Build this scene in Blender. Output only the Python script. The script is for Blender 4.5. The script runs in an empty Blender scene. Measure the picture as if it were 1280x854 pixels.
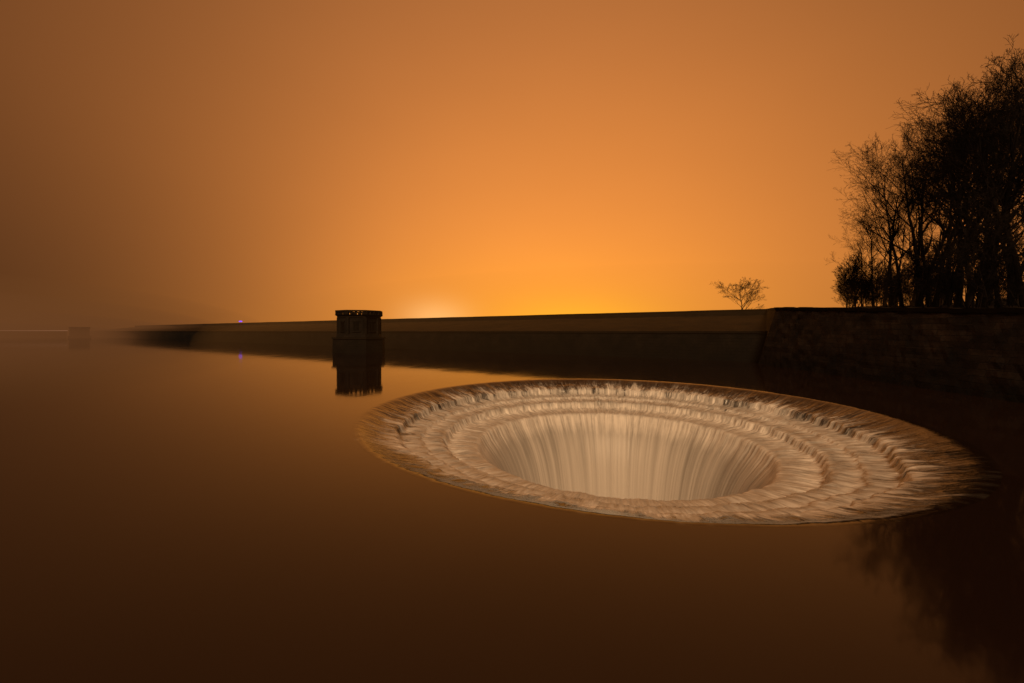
import bpy, math, random
from mathutils import Vector, noise, Matrix
random.seed(7)
sc=bpy.context.scene
sc.view_settings.view_transform='Standard'
sc.view_settings.look='None'
sc.view_settings.exposure=0
C=3.85
# ---------------------------------------------------------------- helpers
def link(o,parent=None):
    sc.collection.objects.link(o)
    if parent: o.parent=parent
    return o
def mesh_obj(name,v,f,mat=None,parent=None,smooth=False):
    m=bpy.data.meshes.new(name); m.from_pydata(v,[],f); m.update()
    if smooth:
        for p in m.polygons: p.use_smooth=True
    if mat: m.materials.append(mat)
    return link(bpy.data.objects.new(name,m),parent)
def empty(name,loc=(0,0,0)):
    e=bpy.data.objects.new(name,None); e.location=loc
    return link(e)
class NT:
    def __init__(s,nt): s.nt=nt; s.n=nt.nodes; s.l=nt.links
    def add(s,t,**k):
        n=s.n.new(t)
        for a,b in k.items(): setattr(n,a,b)
        return n
    def set(s,sock,v):
        if hasattr(v,'is_output'): s.l.new(v,sock)
        else: sock.default_value=v
    def m(s,op,a,b=0.0,c=0.0,clamp=False):
        n=s.add('ShaderNodeMath',operation=op,use_clamp=clamp)
        s.set(n.inputs[0],a); s.set(n.inputs[1],b); s.set(n.inputs[2],c)
        return n.outputs[0]
    def vm(s,op,a,b=(0,0,0)):
        n=s.add('ShaderNodeVectorMath',operation=op)
        s.set(n.inputs[0],a)
        if op=='SCALE': s.set(n.inputs[3],b)
        else: s.set(n.inputs[1],b)
        return n.outputs[0]
    def comb(s,x,y,z):
        n=s.add('ShaderNodeCombineXYZ'); s.set(n.inputs[0],x); s.set(n.inputs[1],y); s.set(n.inputs[2],z)
        return n.outputs[0]
    def sep(s,v):
        n=s.add('ShaderNodeSeparateXYZ'); s.set(n.inputs[0],v); return n.outputs
    def noise(s,vec,scale,detail=4,rough=.55):
        n=s.add('ShaderNodeTexNoise'); s.set(n.inputs['Vector'],vec)
        n.inputs['Scale'].default_value=scale; n.inputs['Detail'].default_value=detail; n.inputs['Roughness'].default_value=rough
        return n.outputs['Fac']
    def ramp(s,f,stops):
        n=s.add('ShaderNodeValToRGB'); s.set(n.inputs[0],f)
        e=n.color_ramp.elements
        while len(e)<len(stops): e.new(.5)
        for i,(p,c) in enumerate(stops):
            e[i].position=p; e[i].color=(c,c,c,1) if not isinstance(c,tuple) else (*c,1)
        return n.outputs[0]
    def mix(s,f,a,b):
        n=s.add('ShaderNodeMix',data_type='RGBA'); s.set(n.inputs[0],f)
        s.set(n.inputs[6],a if hasattr(a,'is_output') else (*a,1)); s.set(n.inputs[7],b if hasattr(b,'is_output') else (*b,1))
        return n.outputs[2]
    def bump(s,h,strength,dist):
        n=s.add('ShaderNodeBump'); s.set(n.inputs['Height'],h)
        n.inputs['Strength'].default_value=strength; n.inputs['Distance'].default_value=dist
        return n.outputs[0]
def mat(name):
    m=bpy.data.materials.new(name); m.use_nodes=True
    t=NT(m.node_tree); b=m.node_tree.nodes['Principled BSDF']
    return m,t,b
# ---------------------------------------------------------------- materials
def stone_mat(name,ca,cb,cm,bw=.9,bh=.38,axis='auto'):
    m,t,b=mat(name)
    g=t.add('ShaderNodeNewGeometry'); o=t.sep(g.outputs['Position'])
    if axis=='dam': h=t.m('SUBTRACT',t.m('MULTIPLY',o[0],-.824),t.m('MULTIPLY',o[1],-.567))
    elif axis=='y': h=o[1]
    else: h=t.m('MULTIPLY',t.m('ARCTAN2',t.sep(t.add('ShaderNodeTexCoord').outputs['Object'])[0],t.sep(t.add('ShaderNodeTexCoord').outputs['Object'])[1]),3.6)
    vec=t.comb(h,o[2],0.0)
    n0=t.noise(vec,1.3,3)
    vec2=t.vm('ADD',vec,t.comb(t.m('MULTIPLY',n0,.22),t.m('MULTIPLY',n0,.10),0.0))
    br=t.add('ShaderNodeTexBrick'); t.set(br.inputs['Vector'],vec2)
    br.inputs['Scale'].default_value=1; br.inputs['Brick Width'].default_value=bw; br.inputs['Row Height'].default_value=bh
    br.inputs['Mortar Size'].default_value=.022; br.inputs['Mortar Smooth'].default_value=.6
    br.inputs['Color1'].default_value=(*ca,1); br.inputs['Color2'].default_value=(*cb,1); br.inputs['Mortar'].default_value=(*cm,1)
    n=t.noise(g.outputs['Position'],.45,7,.7)
    col=t.add('ShaderNodeMix',data_type='RGBA',blend_type='MULTIPLY'); col.inputs[0].default_value=1
    t.set(col.inputs[6],br.outputs['Color']); t.set(col.inputs[7],t.ramp(n,[(.35,.12),(.68,1.3)]))
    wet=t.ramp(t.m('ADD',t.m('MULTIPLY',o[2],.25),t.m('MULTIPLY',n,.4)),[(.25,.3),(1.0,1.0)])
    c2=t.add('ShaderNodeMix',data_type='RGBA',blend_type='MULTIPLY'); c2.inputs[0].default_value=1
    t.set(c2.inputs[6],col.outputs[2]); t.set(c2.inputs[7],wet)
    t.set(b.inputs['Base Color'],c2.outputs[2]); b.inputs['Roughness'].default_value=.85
    b.inputs['Specular IOR Level'].default_value=.2
    hh=t.m('ADD',t.m('MULTIPLY',br.outputs['Fac'],-.6),t.m('MULTIPLY',t.noise(g.outputs['Position'],4,6,.65),1.2))
    t.set(b.inputs['Normal'],t.bump(hh,.8,.06))
    return m
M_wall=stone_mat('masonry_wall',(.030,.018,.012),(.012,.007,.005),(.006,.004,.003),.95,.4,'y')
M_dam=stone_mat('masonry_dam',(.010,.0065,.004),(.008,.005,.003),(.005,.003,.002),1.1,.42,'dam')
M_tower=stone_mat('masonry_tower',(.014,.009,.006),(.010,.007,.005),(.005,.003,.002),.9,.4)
def plain(name,c,c2,scale=2.,rough=.9,bumpd=.05):
    m,t,b=mat(name); g=t.add('ShaderNodeNewGeometry')
    n=t.noise(g.outputs['Position'],scale,6,.65)
    t.set(b.inputs['Base Color'],t.mix(t.ramp(n,[(.35,0.),(.68,1.)]),c,c2)); b.inputs['Roughness'].default_value=rough
    b.inputs['Specular IOR Level'].default_value=.15
    t.set(b.inputs['Normal'],t.bump(n,.6,bumpd)); return m
M_coping=plain('coping_stone',(.014,.009,.005),(.008,.005,.003),1.2)
M_grass=plain('dam_grass',(.024,.012,.003),(.008,.0045,.0015),.30,.95,.15)
M_ground=plain('woodland_floor',(.012,.008,.005),(.007,.005,.003),.5,.95,.2)
M_bark=plain('bark',(.012,.007,.004),(.008,.005,.003),3.)
M_dark=plain('dark_window',(.003,.0025,.002),(.005,.004,.003),3.,.3)
M_metal=plain('dark_metal',(.03,.03,.03),(.02,.02,.02),5.,.5)
def emit(name,c,s):
    m,t,b=mat(name); b.inputs['Base Color'].default_value=(0,0,0,1)
    b.inputs['Emission Color'].default_value=(*c,1); b.inputs['Emission Strength'].default_value=s; return m
M_blue=emit('blue_lamp',(.22,.07,1.),1.5)
M_parapet_glow=emit('parapet_glow',(1.,.48,.28),.8)  # emission stands in for lamplight falling on the far parapet
# reservoir water
M_water,t,b=mat('reservoir_water')
b.inputs['Base Color'].default_value=(.017,.0085,.0055,1); b.inputs['IOR'].default_value=1.40
g=t.add('ShaderNodeNewGeometry')
n=t.noise(t.vm('MULTIPLY',g.outputs['Position'],(1,.6,1)),.35,3)
t.set(b.inputs['Roughness'],t.m('ADD',t.m('MULTIPLY',n,.05),.03))
t.set(b.inputs['Normal'],t.bump(n,.08,.09))
# flowing water / foam on the spillway
M_foam,t,b=mat('spillway_water')
tc=t.add('ShaderNodeTexCoord'); o=t.sep(tc.outputs['Object'])
flat=t.comb(o[0],o[1],0.0)
dirv=t.vm('NORMALIZE',flat)
ln=t.add('ShaderNodeVectorMath',operation='LENGTH'); t.set(ln.inputs[0],flat); r=ln.outputs['Value']
froth=t.noise(tc.outputs['Object'],2.6,4,.65)
def streak(k,s,detail=4,rough=.6,off=0.):
    v=t.vm('ADD',t.vm('SCALE',dirv,k),t.comb(off,off,t.m('MULTIPLY',r,s)))
    return t.noise(v,1.0,detail,rough)
sA=streak(4,.25,2)              # broad patches
sB=streak(24,.55,3,.6,5.)       # tongues of foam
sC=streak(56,.85,3,.6,9.)       # fine streaks
sD=streak(120,2.0,2,.6,3.)      # spray
sE=streak(13,.10,3,.5,1.)       # soft curtains in the throat
rr=t.m('ADD',r,t.m('MULTIPLY',t.m('SUBTRACT',sA,.5),2.6))
rr=t.m('ADD',rr,t.m('MULTIPLY',t.m('SUBTRACT',sB,.5),3.2))
rr=t.m('ADD',rr,t.m('MULTIPLY',t.m('SUBTRACT',sC,.5),2.2))
rr=t.m('ADD',rr,t.m('MULTIPLY',t.m('SUBTRACT',froth,.5),1.6))
outer=t.ramp(t.m('DIVIDE',rr,13.0),[(.0,1.),(.765,1.),(.80,.72),(.830,.20),(.86,.05),(.92,.0)])
rn=t.m('ADD',r,t.m('ADD',t.m('MULTIPLY',t.m('SUBTRACT',sC,.5),.55),t.m('MULTIPLY',t.m('SUBTRACT',sB,.5),.55)))
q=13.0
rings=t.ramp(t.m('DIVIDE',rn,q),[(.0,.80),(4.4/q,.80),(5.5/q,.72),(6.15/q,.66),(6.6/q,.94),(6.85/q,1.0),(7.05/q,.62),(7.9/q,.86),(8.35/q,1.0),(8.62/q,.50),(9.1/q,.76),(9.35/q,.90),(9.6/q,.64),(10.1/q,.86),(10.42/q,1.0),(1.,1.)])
fine=t.ramp(t.m('ADD',t.m('ADD',t.m('MULTIPLY',sC,.45),t.m('MULTIPLY',sD,.3)),t.m('MULTIPLY',froth,.25)),[(.40,.50),(.56,1.0)])
soft=t.ramp(t.m('ADD',t.m('MULTIPLY',sE,.75),t.m('MULTIPLY',sC,.25)),[(.36,.58),(.60,1.0)])
deep=t.ramp(t.m('DIVIDE',r,q),[(4.7/q,1.),(5.7/q,0.)])
soft=t.m('ADD',t.m('MULTIPLY',soft,t.m('SUBTRACT',1.,t.m('MULTIPLY',deep,.7))),t.m('MULTIPLY',deep,.58))
inner=t.ramp(t.m('DIVIDE',r,q),[(5.8/q,0.),(7.6/q,1.)])
mixf=t.m('ADD',t.m('MULTIPLY',fine,inner),t.m('MULTIPLY',soft,t.m('SUBTRACT',1.,inner)))
cre=t.m('MULTIPLY',t.ramp(t.m('ADD',t.m('MULTIPLY',sD,.4),t.m('ADD',t.m('MULTIPLY',sC,.3),t.m('MULTIPLY',froth,.3))),[(.53,0.),(.63,1.)]),t.ramp(t.m('DIVIDE',r,q),[(.76,.0),(.80,.8),(.85,.45),(.89,.12),(.925,.0)]))
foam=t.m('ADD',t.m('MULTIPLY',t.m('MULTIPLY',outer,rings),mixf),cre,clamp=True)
t.set(b.inputs['Base Color'],t.mix(foam,(.012,.006,.003),(.95,.86,.77)))
t.set(b.inputs['Roughness'],t.m('ADD',t.m('MULTIPLY',foam,.6),.07))
b.inputs['IOR'].default_value=1.38
bh=t.m('ADD',t.m('ADD',t.m('MULTIPLY',sB,.6),t.m('MULTIPLY',sC,.5)),t.m('MULTIPLY',froth,.4))
edge=t.ramp(t.m('DIVIDE',r,q),[(11.5/q,1.),(12.3/q,0.)])
t.set(b.inputs['Normal'],t.bump(t.m('MULTIPLY',t.m('MULTIPLY',bh,edge),t.m('ADD',t.m('MULTIPLY',inner,.9),.1)),.5,.14))
# ---------------------------------------------------------------- spillway
BX,BY=5.18,20.1
prof=[(12.30,0),(12.2,.006),(12.1,.02),(12.0,.045),(11.85,.10),(11.6,.21),(11.3,.33),(11.0,.42),(10.7,.50),(10.5,.55),
(10.42,.61),(10.36,.76),(10.28,.88),(10.1,.93),(9.8,.96),(9.45,1.00),(9.38,1.09),(9.28,1.13),(8.9,1.16),(8.6,1.19),(8.47,1.24),(8.40,1.38),(8.32,1.54),
(8.2,1.60),(8.0,1.62),(7.6,1.64),(7.2,1.67),(6.95,1.71),(6.83,1.79),(6.72,1.98),(6.60,2.2),(6.42,2.44),(6.18,2.77),(5.92,3.15),(5.66,3.65),(5.42,4.2),(5.2,4.9),(5.0,5.7),(4.8,6.7),(4.6,8),(4.4,9.6),(4.2,12),(4.0,15)]
P=[]
for a,c in zip(prof[:-1],prof[1:]):
    for k in range(2):
        f=k/2; P.append((a[0]*(1-f)+c[0]*f,a[1]*(1-f)+c[1]*f))
P.append(prof[-1])
NA=900
v=[];f=[]
for j,(r0,d0) in enumerate(P):
    w=min(1,max(0,(12.2-r0)/1.2))*(1 if r0>7.5 else max(.2,(r0-5.5)/2))
    for i in range(NA):
        a=2*math.pi*i/NA
        ca,sa=math.cos(a),math.sin(a)
        n1=noise.noise(Vector((ca*14,sa*14,3+r0*.12))); n2=noise.noise(Vector((ca*45,sa*45,9+r0*.2)))
        n3=noise.noise(Vector((ca*3,sa*3,1+r0*.3))); n4=noise.noise(Vector((ca*90,sa*90,r0*.8)))
        n5=noise.noise(Vector((ca*r0*1.6,sa*r0*1.6,4)))
        rj=r0+w*(.15*n1+.12*n2+.16*n3)
        zj=-d0+w*(.035*n1+.05*n2+.035*n4+.06*n5)
        v.append((ca*rj,sa*rj,zj))
for j in range(len(P)-1):
    for i in range(NA):
        i2=(i+1)%NA
        f.append((j*NA+i,j*NA+i2,(j+1)*NA+i2,(j+1)*NA+i))
f=[q_[::-1] for q_ in f]
spill=empty('bellmouth_spillway',(BX,BY,0))
mesh_obj('water_cascade',v,f,M_foam,spill,True)
mesh_obj('shaft_pool',[(4.4*math.cos(2*math.pi*i/64),4.4*math.sin(2*math.pi*i/64),-13) for i in range(64)],[tuple(range(64))],M_foam,spill)
M_conc=plain('wet_concrete',(.12,.10,.08),(.07,.06,.05),1.5)
v=[];f=[]
sh=[(12.35,-.12),(12.9,-.5),(12.6,-1.4),(11.2,-3.0),(9.2,-5),(7,-9),(5.5,-15)]
for rj,zj in sh:
    for i in range(96):
        a=2*math.pi*i/96; v.append((math.cos(a)*rj,math.sin(a)*rj,zj))
for j in range(len(sh)-1):
    for i in range(96): f.append((j*96+i,j*96+(i+1)%96,(j+1)*96+(i+1)%96,(j+1)*96+i))
mesh_obj('concrete_shell',v,f,M_conc,spill,True)
# ---------------------------------------------------------------- reservoir surface
v=[];f=[]
rad=[12.30,12.45,12.8,13.5,15,18,25,40,80,200,600,2500]
for rj in rad:
    for i in range(NA):
        a=2*math.pi*i/NA; v.append((BX+math.cos(a)*rj,BY+math.sin(a)*rj,0.0))
for j in range(len(rad)-1):
    for i in range(NA):
        i2=(i+1)%NA; f.append((j*NA+i,(j+1)*NA+i,(j+1)*NA+i2,j*NA+i2))
mesh_obj('reservoir_water',v,f,M_water,None,True)
mesh_obj('ground',[(-2500,-2500,-16),(2500,-2500,-16),(2500,2500,-16),(-2500,2500,-16)],[(0,1,2,3)],M_ground)
# ---------------------------------------------------------------- dam
ux,uy=-.8239,.5667; nx,ny=.5667,.8239
P0=(31.,50.)
def dpt(tt,off,h): return (P0[0]+ux*tt+nx*off,P0[1]+uy*tt+ny*off,h)
dam=empty('embankment_dam')
def extrude(name,sec,t0,t1,step,m,jit=0.,closed=False,smooth=False):
    v=[];f=[];k=len(sec); N=max(1,int((t1-t0)/step))
    for i in range(N+1):
        tt=t0+(t1-t0)*i/N
        for q,(o_,h) in enumerate(sec):
            hh=h+jit*noise.noise(Vector((tt*.11,o_*.15,h*.3)))+jit*.5*noise.noise(Vector((tt*.6,o_*.5,2)))
            v.append(dpt(tt,o_,hh))
    for i in range(N):
        for q in range(k if closed else k-1):
            q2=(q+1)%k
            f.append((i*k+q,i*k+q2,(i+1)*k+q2,(i+1)*k+q))
    return mesh_obj(name,v,f,m,dam,smooth)
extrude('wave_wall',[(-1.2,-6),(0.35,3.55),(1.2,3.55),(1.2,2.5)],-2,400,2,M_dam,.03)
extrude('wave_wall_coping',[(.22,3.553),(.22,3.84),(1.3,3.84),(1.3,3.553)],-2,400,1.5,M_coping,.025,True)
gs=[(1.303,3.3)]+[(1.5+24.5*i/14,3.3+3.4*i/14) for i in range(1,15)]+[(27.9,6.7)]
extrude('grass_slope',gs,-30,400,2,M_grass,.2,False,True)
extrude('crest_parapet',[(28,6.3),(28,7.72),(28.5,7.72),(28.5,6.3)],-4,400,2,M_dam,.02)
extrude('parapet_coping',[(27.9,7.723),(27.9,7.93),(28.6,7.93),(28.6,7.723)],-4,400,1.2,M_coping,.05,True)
extrude('crest_road',[(28.503,6.65),(36,6.65),(37,6.5),(75,-10)],-30,400,6,M_ground,.1)
bc=empty('beacon_lamp',dpt(217,27,0))
def tube_mesh(name,pts,n,m,parent):
    v=[];f=[]
    for (x,y,z,r0) in pts:
        for i in range(n):
            a=2*math.pi*i/n; v.append((x+math.cos(a)*r0,y+math.sin(a)*r0,z))
    for j in range(len(pts)-1):
        for i in range(n): f.append((j*n+i,j*n+(i+1)%n,(j+1)*n+(i+1)%n,(j+1)*n+i))
    f.append(tuple(range((len(pts)-1)*n,len(pts)*n))); f.append(tuple(range(n))[::-1])
    return mesh_obj(name,v,f,m,parent)
tube_mesh('post',[(0,0,6.4,.09),(0,0,8.3,.07)],8,M_metal,bc)
tube_mesh('lamp_head',[(0,0,8.3,.3),(0,0,8.4,.7),(0,0,8.75,.7),(0,0,8.9,.3)],12,M_blue,bc)
# ---------------------------------------------------------------- far shore embankment + lit parapet (glow by emission)
shore=empty('far_shore_embankment')
def strip(name,pts,h0,h1,back,m):
    v=[];f=[]
    for x,y in pts: v+= [(x,y,h0),(x,y+.5,h1),(x-.5,y+back,h1)]
    for i in range(len(pts)-1):
        for q in range(2): f.append((i*3+q,i*3+q+1,(i+1)*3+q+1,(i+1)*3+q))
    return mesh_obj(name,v,f,m,shore)
sp=[(-252+(-300)*i/20,226+.12*i*i*.2+1.5*math.sin(i*1.3)) for i in range(21)]
strip('bank',sp,-5,3.9,60,M_dam)
strip('lit_parapet',[(x,y+.6) for x,y in sp],3.91,4.3,.3,M_parapet_glow)
# ---------------------------------------------------------------- valve towers
def prism(name,n,r0,r1,z0,z1,m,parent,rot=0.,hollow=None):
    v=[];f=[]
    for r_,z in ((r0,z0),(r1,z1)):
        for i in range(n):
            a=2*math.pi*i/n+rot; v.append((math.cos(a)*r_,math.sin(a)*r_,z))
    for i in range(n): f.append((i,(i+1)%n,n+(i+1)%n,n+i))
    if hollow is None:
        f.append(tuple(range(n,2*n))); f.append(tuple(range(n))[::-1])
    else:
        for z in (z0,z1):
            for i in range(n):
                a=2*math.pi*i/n+rot; v.append((math.cos(a)*hollow,math.sin(a)*hollow,z))
        for i in range(n):
            j=(i+1)%n
            f+= [(2*n+i,3*n+i,3*n+j,2*n+j),(n+i,n+j,3*n+j,3*n+i),(i,2*n+i,2*n+j,j)]
    return mesh_obj(name,v,f,m,parent)
def boxes(name,items,m,parent):
    v=[];f=[]
    for (ang,rc,w,dp,z0,z1) in items:
        ca,sa=math.cos(ang),math.sin(ang)
        b0=len(v)
        for z in (z0,z1):
            for du,dv in ((-dp/2,-w/2),(dp/2,-w/2),(dp/2,w/2),(-dp/2,w/2)):
                v.append((ca*(rc+du)-sa*dv,sa*(rc+du)+ca*dv,z))
        for q in ((0,3,2,1),(4,5,6,7),(0,1,5,4),(1,2,6,5),(2,3,7,6),(3,0,4,7)): f.append(tuple(b0+k for k in q))
    return mesh_obj(name,v,f,m,parent)
def tower(loc):
    e=empty('valve_tower',loc); n=8; rot=math.pi/8+.2
    prism('plinth',n,4.85,4.6,-8,2.45,M_tower,e,rot)
    prism('plinth_coping',n,4.8,4.8,2.453,2.75,M_coping,e,rot)
    prism('base_course',n,4.05,3.95,2.753,3.3,M_tower,e,rot)
    prism('walls',n,3.75,3.75,3.303,6.25,M_tower,e,rot)
    prism('frieze',n,3.9,3.9,6.253,6.55,M_coping,e,rot)
    prism('cornice',n,4.0,4.3,6.553,6.78,M_coping,e,rot)
    prism('parapet_rail',n,4.2,4.2,7.30,7.58,M_coping,e,rot,3.75)
    ap=math.cos(math.pi/8)
    pil=[];win=[];hd=[];bal=[]
    for i in range(n):
        ac=rot+2*math.pi*i/n; am=ac+math.pi/8
        pil.append((ac,3.66,.62,.46,3.303,6.25)); bal.append((ac,3.92,.7,.4,6.783,7.30))
        win.append((am,3.75*ap,.9,.12,3.9,5.5)); hd+= [(am,3.75*ap+.04,1.3,.2,5.503,5.75),(am,3.75*ap+.06,1.3,.2,3.7,3.897),(am,3.75*ap+.05,.07,.1,3.9,5.5)]
        a0=Vector((math.cos(ac),math.sin(ac)))*3.95; a1=Vector((math.cos(ac+math.pi/4),math.sin(ac+math.pi/4)))*3.95
        for k in range(1,4):
            p=a0.lerp(a1,k/4); bal.append((math.atan2(p.y,p.x),p.length,.34,.22,6.783,7.30))
    boxes('pilasters',pil,M_tower,e); boxes('windows',win,M_dark,e); boxes('window_surrounds',hd,M_tower,e); boxes('balusters',bal,M_coping,e)
    return e
tower((-28.2,74,0)); tower((-240,222,-1.5))
# ---------------------------------------------------------------- right retaining wall + bank
def wx(y):
    if y<47: return 27.2+(y-21)*(1.8/26)
    return 29+(y-47)*.60
def wt(y):
    if y<47: return 5.05+(y-21)*(1.6/26)
    if y<76: return 6.62+(y-47)*(1.4/28)
    return 7.6
rw=empty('stone_retaining_wall')
ys=[-30+77*i/220 for i in range(221)]
def wallstrip(name,ys,prof_fn,m,closed=False):
    v=[];f=[];k=None
    for y in ys:
        s=prof_fn(y); k=len(s); v+= [(x,y,z) for x,z in s]
    for i in range(len(ys)-1):
        for q in range(k if closed else k-1):
            q2=(q+1)%k; f.append((i*k+q,(i+1)*k+q,(i+1)*k+q2,i*k+q2))
    return mesh_obj(name,v,f,m,rw)
def face(y):
    j=lambda h:.10*noise.noise(Vector((y*.9,h*1.7,0)))+.06*noise.noise(Vector((y*3,h*3,5)))
    w=wx(y); T=wt(y)-.25
    return [(w-1.8,-6)]+[(w+2*(T*q/12)/T+(j(T*q/12)),T*q/12) for q in range(13)]
def cop(y):
    w=wx(y); T=wt(y)+.09*noise.noise(Vector((y*.7,0,0)))+.05*noise.noise(Vector((y*2.7,0,0))); return [(w+1.9,T-.3),(w+1.9,T),(w+2.7,T),(w+2.7,T-.3)]
wallstrip('wall_face',ys,face,M_wall); wallstrip('wall_coping',ys,cop,M_coping,True)
ys2=[47+29*i/30 for i in range(31)]
wallstrip('wing_wall_face',ys2,face,M_wall); wallstrip('wing_wall_coping',ys2,cop,M_coping,True)
v=[];f=[]; K=26
yy=[-30+170*i/85 for i in range(86)]
for y in yy:
    for q in range(K):
        d=(q/(K-1))**1.7*170
        x=wx(min(y,76))+2.65+d
        h=wt(y)-.35+min(d,25)*.035+.25*noise.noise(Vector((x*.12,y*.12,0)))*min(1,d/3)
        if d>25: h+=(d-25)*.10*(1 if y<60 else max(0,1-(y-60)/30))
        v.append((x,y,h))
for i in range(len(yy)-1):
    for q in range(K-1): f.append((i*K+q,i*K+q+1,(i+1)*K+q+1,(i+1)*K+q))
mesh_obj('wooded_bank',v,f,M_ground,None,True)
# ---------------------------------------------------------------- trees
def add_tube(V,F,pts,rs,n):
    b0=len(V)
    for k,p in enumerate(pts):
        d=(pts[min(k+1,len(pts)-1)]-pts[max(k-1,0)]).normalized()
        a=d.orthogonal().normalized(); c=d.cross(a)
        for i in range(n):
            an=2*math.pi*i/n; q=p+(a*math.cos(an)+c*math.sin(an))*rs[k]; V.append((q.x,q.y,q.z))
    for k in range(len(pts)-1):
        for i in range(n): F.append((b0+k*n+i,b0+k*n+(i+1)%n,b0+(k+1)*n+(i+1)%n,b0+(k+1)*n+i))
def make_tree(seed,H=18,counts=(19,8,7,4),r0=.3,spread=.42,low=.22,minr=.010,wide=1.):
    rnd=random.Random(seed); V=[];F=[]; top=[0.]
    segs=(10,6,4,2,2); sides=(8,5,3,3,3); up=(.05,.12,.09,.05,.03); wob=(.09,.15,.16,.16,.16)
    def grow(p,d,L,r,lv):
        n=segs[lv]; pts=[p.copy()]; dirs=[d.copy()]
        for k in range(n):
            d=(d+Vector((rnd.gauss(0,1),rnd.gauss(0,1),rnd.gauss(0,.7)))*wob[lv]+Vector((0,0,up[lv]))).normalized()
            p=p+d*(L/n); pts.append(p.copy()); dirs.append(d.copy())
            top[0]=max(top[0],p.z)
        rs=[max(minr,r*(1-.85*k/n)) for k in range(n+1)]
        if lv==0: rs[0]*=1.5
        add_tube(V,F,pts,rs,sides[lv])
        if lv>=4: return
        cnt=counts[lv]
        for c in range(cnt):
            s=low+(1-low)*((c+rnd.random())/cnt)**.8 if lv==0 else .22+.78*((c+rnd.random())/cnt)
            s=min(s,.999); k=int(s*n); fr=s*n-k
            q=pts[k].lerp(pts[k+1],fr); dd=dirs[k+1]
            az=rnd.random()*2*math.pi; a=dd.orthogonal().normalized(); a=Matrix.Rotation(az,3,dd)@a
            ang=math.radians(rnd.uniform(24,55)) if lv else math.radians(rnd.uniform(38,70)-22*s)
            nd=(dd*math.cos(ang)+a*math.sin(ang)).normalized()
            if lv==0:
                prof=math.sin(math.pi*min(1,.25+.68*(s-low)/(1-low)))
                LL=H*spread*(.35+.65*prof)*rnd.uniform(.7,1.15)
            else: LL=L*rnd.uniform(.34,.56)*(1.15-.5*s)
            rr_=max(minr,rs[k]*rnd.uniform(.45,.68))
            grow(q,nd,LL,rr_,lv+1)
    grow(Vector((0,0,-.6)),Vector((rnd.uniform(-.08,.08),rnd.uniform(-.08,.08),1)).normalized(),H*.9,r0,0)
    k=H/top[0]
    V=[(x*k*wide,y*k*wide,z*k if z>0 else z) for x,y,z in V]
    m=bpy.data.meshes.new('bare_tree_mesh'); m.from_pydata(V,[],F); m.update(); m.materials.append(M_bark)
    return m
HT=18.
T=[make_tree(11,HT,(13,7,6,4),.25,.46,.3),make_tree(23,HT,(12,7,6,4),.27,.5,.34),make_tree(37,HT,(15,7,6,3),.22,.40,.25),make_tree(51,HT,(12,8,6,4),.25,.52,.3),make_tree(64,HT,(14,7,5,4),.23,.44,.36)]
shrub=[make_tree(5,4.6,(12,6,5,3),.06,.55,.05,.009),make_tree(6,4.0,(12,6,5,3),.05,.6,.03,.009)]
def ground_h(x,y):
    d=max(0,x-wx(min(y,76))-2.65); return wt(y)-.35+min(d,25)*.035+max(0,d-25)*.05
rnd=random.Random(3)
def top_h(px,y,yt): return C+(414-yt)/500*y
spec=[(1092,54,250),(1104,60,220),(1114,50,185),(1128,45,150),(1146,42,132),(1150,55,150),(1166,39,112),(1182,46,112),(1196,36,96),(1210,43,98),
(1226,33,92),(1238,40,84),(1250,31,84),(1266,36,72),(1284,29,62),(1302,33,60),(1322,28,50),(1350,31,45),(1385,28,45),(1186,60,135),(1222,54,115),(1262,50,100),
(1078,63,285),(1140,60,180),(1118,68,240),(1290,45,85),(1200,50,110),(1162,48,140),(1240,62,130),(1275,58,110),(1215,70,150),(1176,68,170),(1066,68,320)]
for i,(px,y,yt) in enumerate(spec):
    x=(px-640)/500*y; me=T[(i*3+i//5)%5]; g0=ground_h(x,y)
    o_=bpy.data.objects.new('bare_tree',me); link(o_)
    s=(top_h(px,y,yt)-g0)/HT; w_=max(s*.95,.35)*rnd.uniform(.85,1.1); o_.location=(x,y,g0); o_.scale=(w_,w_,s); o_.rotation_euler=(0,0,rnd.uniform(0,6.28))
ug=empty('woodland_undergrowth')
for i in range(110):
    y=rnd.uniform(24,74); lo=max(wx(y)+4.5,.835*y); x=lo+rnd.random()**1.3*17
    o_=bpy.data.objects.new('shrub',shrub[i%2]); link(o_,ug)
    s=rnd.uniform(.5,1.3); o_.location=(x,y,ground_h(x,y)-.1); o_.scale=(s,s,s*rnd.uniform(1.1,1.7)); o_.rotation_euler=(0,0,rnd.uniform(0,6.28))
lone=make_tree(91,8.6,(17,8,6,3),.14,.62,.12,.012,1.35)
o_=bpy.data.objects.new('bare_tree',lone); link(o_); o_.location=(48.9,85,6.4)
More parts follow.
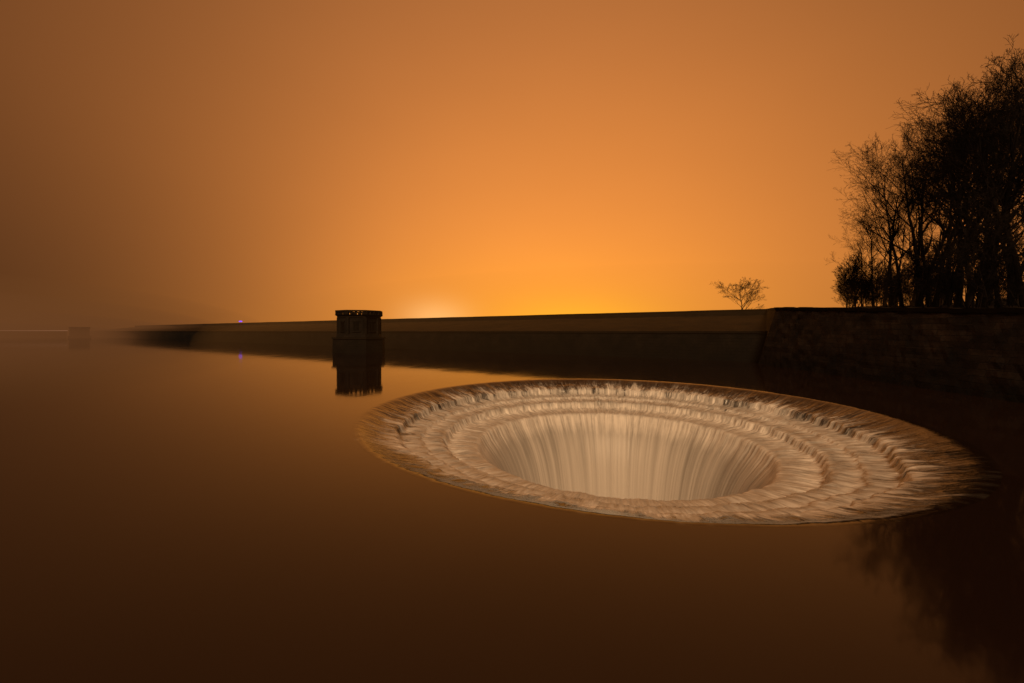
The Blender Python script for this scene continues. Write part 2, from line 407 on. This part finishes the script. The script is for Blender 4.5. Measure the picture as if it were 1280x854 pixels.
# ---------------------------------------------------------------- fog banks (nested soft mounds of mist, emission stands in for scattered light)
fogp=empty('fog_bank')
for q,(cx,cy,sx,sy,sz,D,L) in enumerate([(-430,200,300,150,40,.0018,(.150,.056,.0165)),(-430,200,280,128,30,.003,(.140,.052,.0165)),(-430,200,262,108,20,.006,(.130,.048,.0155)),(-430,200,246,90,11,.014,(.120,.045,.015)),
    (55,190,170,150,26,.0010,(.42,.155,.03))]):  # last layer: thin glowing haze added to lift the dark trees and dam
    m=bpy.data.materials.new('fog_%d'%q); m.use_nodes=True; nt=m.node_tree; nt.nodes.clear(); t=NT(nt)
    out=t.add('ShaderNodeOutputMaterial'); ab=t.add('ShaderNodeVolumeAbsorption'); em=t.add('ShaderNodeEmission'); ad=t.add('ShaderNodeAddShader')
    ab.inputs[0].default_value=(0,0,0,1); ab.inputs['Density'].default_value=D
    em.inputs[0].default_value=(*L,1); em.inputs[1].default_value=D
    t.l.new(ab.outputs[0],ad.inputs[0]); t.l.new(em.outputs[0],ad.inputs[1]); t.l.new(ad.outputs[0],out.inputs['Volume'])
    v=[];f=[]; NU,NV=72,16
    for j in range(NV+1):
        ph=math.pi/2*j/NV
        for i in range(NU):
            a=2*math.pi*i/NU; v.append((cx+math.cos(a)*math.cos(ph)*sx,cy+math.sin(a)*math.cos(ph)*sy,.03+.02*q+math.sin(ph)*sz))
    for j in range(NV):
        for i in range(NU): f.append((j*NU+i,j*NU+(i+1)%NU,(j+1)*NU+(i+1)%NU,(j+1)*NU+i))
    f.append(tuple(range(NU))[::-1])
    mesh_obj('fog_layer_%d'%(q+1),v,f,m,fogp)
# ---------------------------------------------------------------- world : sodium-lit night mist
w=bpy.data.worlds.new('World'); sc.world=w; w.use_nodes=True; nt=w.node_tree; nt.nodes.clear(); t=NT(nt)
tc=t.add('ShaderNodeTexCoord'); d=t.sep(tc.outputs['Generated'])
az=t.m('MULTIPLY',t.m('ARCTAN2',d[0],d[1]),57.2958)
el=t.m('MULTIPLY',t.m('ARCSINE',d[2]),57.2958)
def gauss(a0,sa,e0,se):
    a=t.m('DIVIDE',t.m('SUBTRACT',az,a0),sa); e=t.m('DIVIDE',t.m('SUBTRACT',el,e0),se)
    q=t.m('ADD',t.m('MULTIPLY',a,a),t.m('MULTIPLY',e,e))
    return t.m('EXPONENT',t.m('MULTIPLY',q,-1.0))
def lobe(c,fac): return t.vm('SCALE',c,fac)
acc=lobe((.49,.168,.049),gauss(5,61,10,64))
acc=t.vm('ADD',acc,lobe((.44,.134,.0),gauss(7,42,3,28)))
acc=t.vm('ADD',acc,lobe((.22,.10,-.014),gauss(6,25,0,10)))
acc=t.vm('ADD',acc,lobe((.25,.24,.13),gauss(-10.8,4.5,1.5,2.6)))
acc=t.vm('ADD',acc,lobe((.15,.15,-.01),gauss(9,11,1.,3.5)))
low=t.m('EXPONENT',t.m('MULTIPLY',t.m('POWER',t.m('DIVIDE',t.m('ABSOLUTE',el),21.),2.),-1.))
mr=t.add('ShaderNodeMapRange',interpolation_type='SMOOTHSTEP'); t.set(mr.inputs[0],az)
for k,vv in zip((1,2,3,4),(-14.,-56.,0.,1.)): mr.inputs[k].default_value=vv
dark=t.m('SUBTRACT',1.0,t.m('MULTIPLY',t.m('MULTIPLY',low,mr.outputs[0]),.60))
acc=t.vm('SCALE',acc,dark)
n=t.noise(t.vm('MULTIPLY',tc.outputs['Generated'],(1,1,2.2)),1.6,3,.5)
acc=t.vm('SCALE',acc,t.m('ADD',t.m('MULTIPLY',n,.12),.94))
sky=t.add('ShaderNodeTexSky',sky_type='NISHITA'); sky.sun_disc=False
sky.sun_elevation=math.radians(38); sky.sun_rotation=math.radians(187)
bg1=t.add('ShaderNodeBackground'); t.set(bg1.inputs[0],acc); bg1.inputs[1].default_value=1.
bg2=t.add('ShaderNodeBackground'); t.set(bg2.inputs[0],sky.outputs[0]); bg2.inputs[1].default_value=.0006
ad=t.add('ShaderNodeAddShader'); out=t.add('ShaderNodeOutputWorld')
t.l.new(bg1.outputs[0],ad.inputs[0]); t.l.new(bg2.outputs[0],ad.inputs[1]); t.l.new(ad.outputs[0],out.inputs[0])
su=bpy.data.lights.new('camera_side_fill','SUN'); su.energy=2.2; su.angle=math.radians(16); su.color=(1.,.64,.34)  # warm light added behind the camera to brighten the foam, not a real sun
so=bpy.data.objects.new('camera_side_fill',su); link(so)
dv=Vector((.10,.80,-.62)).normalized(); so.rotation_euler=dv.to_track_quat('-Z','Y').to_euler()
# ---------------------------------------------------------------- camera
cam=bpy.data.cameras.new('camera'); cam.lens=36*500/1280; cam.sensor_width=36; cam.clip_end=6000; cam.clip_start=.05
cam.shift_y=-13/1280
co=bpy.data.objects.new('camera',cam); link(co); co.location=(0,0,C); co.rotation_euler=(math.pi/2,0,0)
sc.camera=co
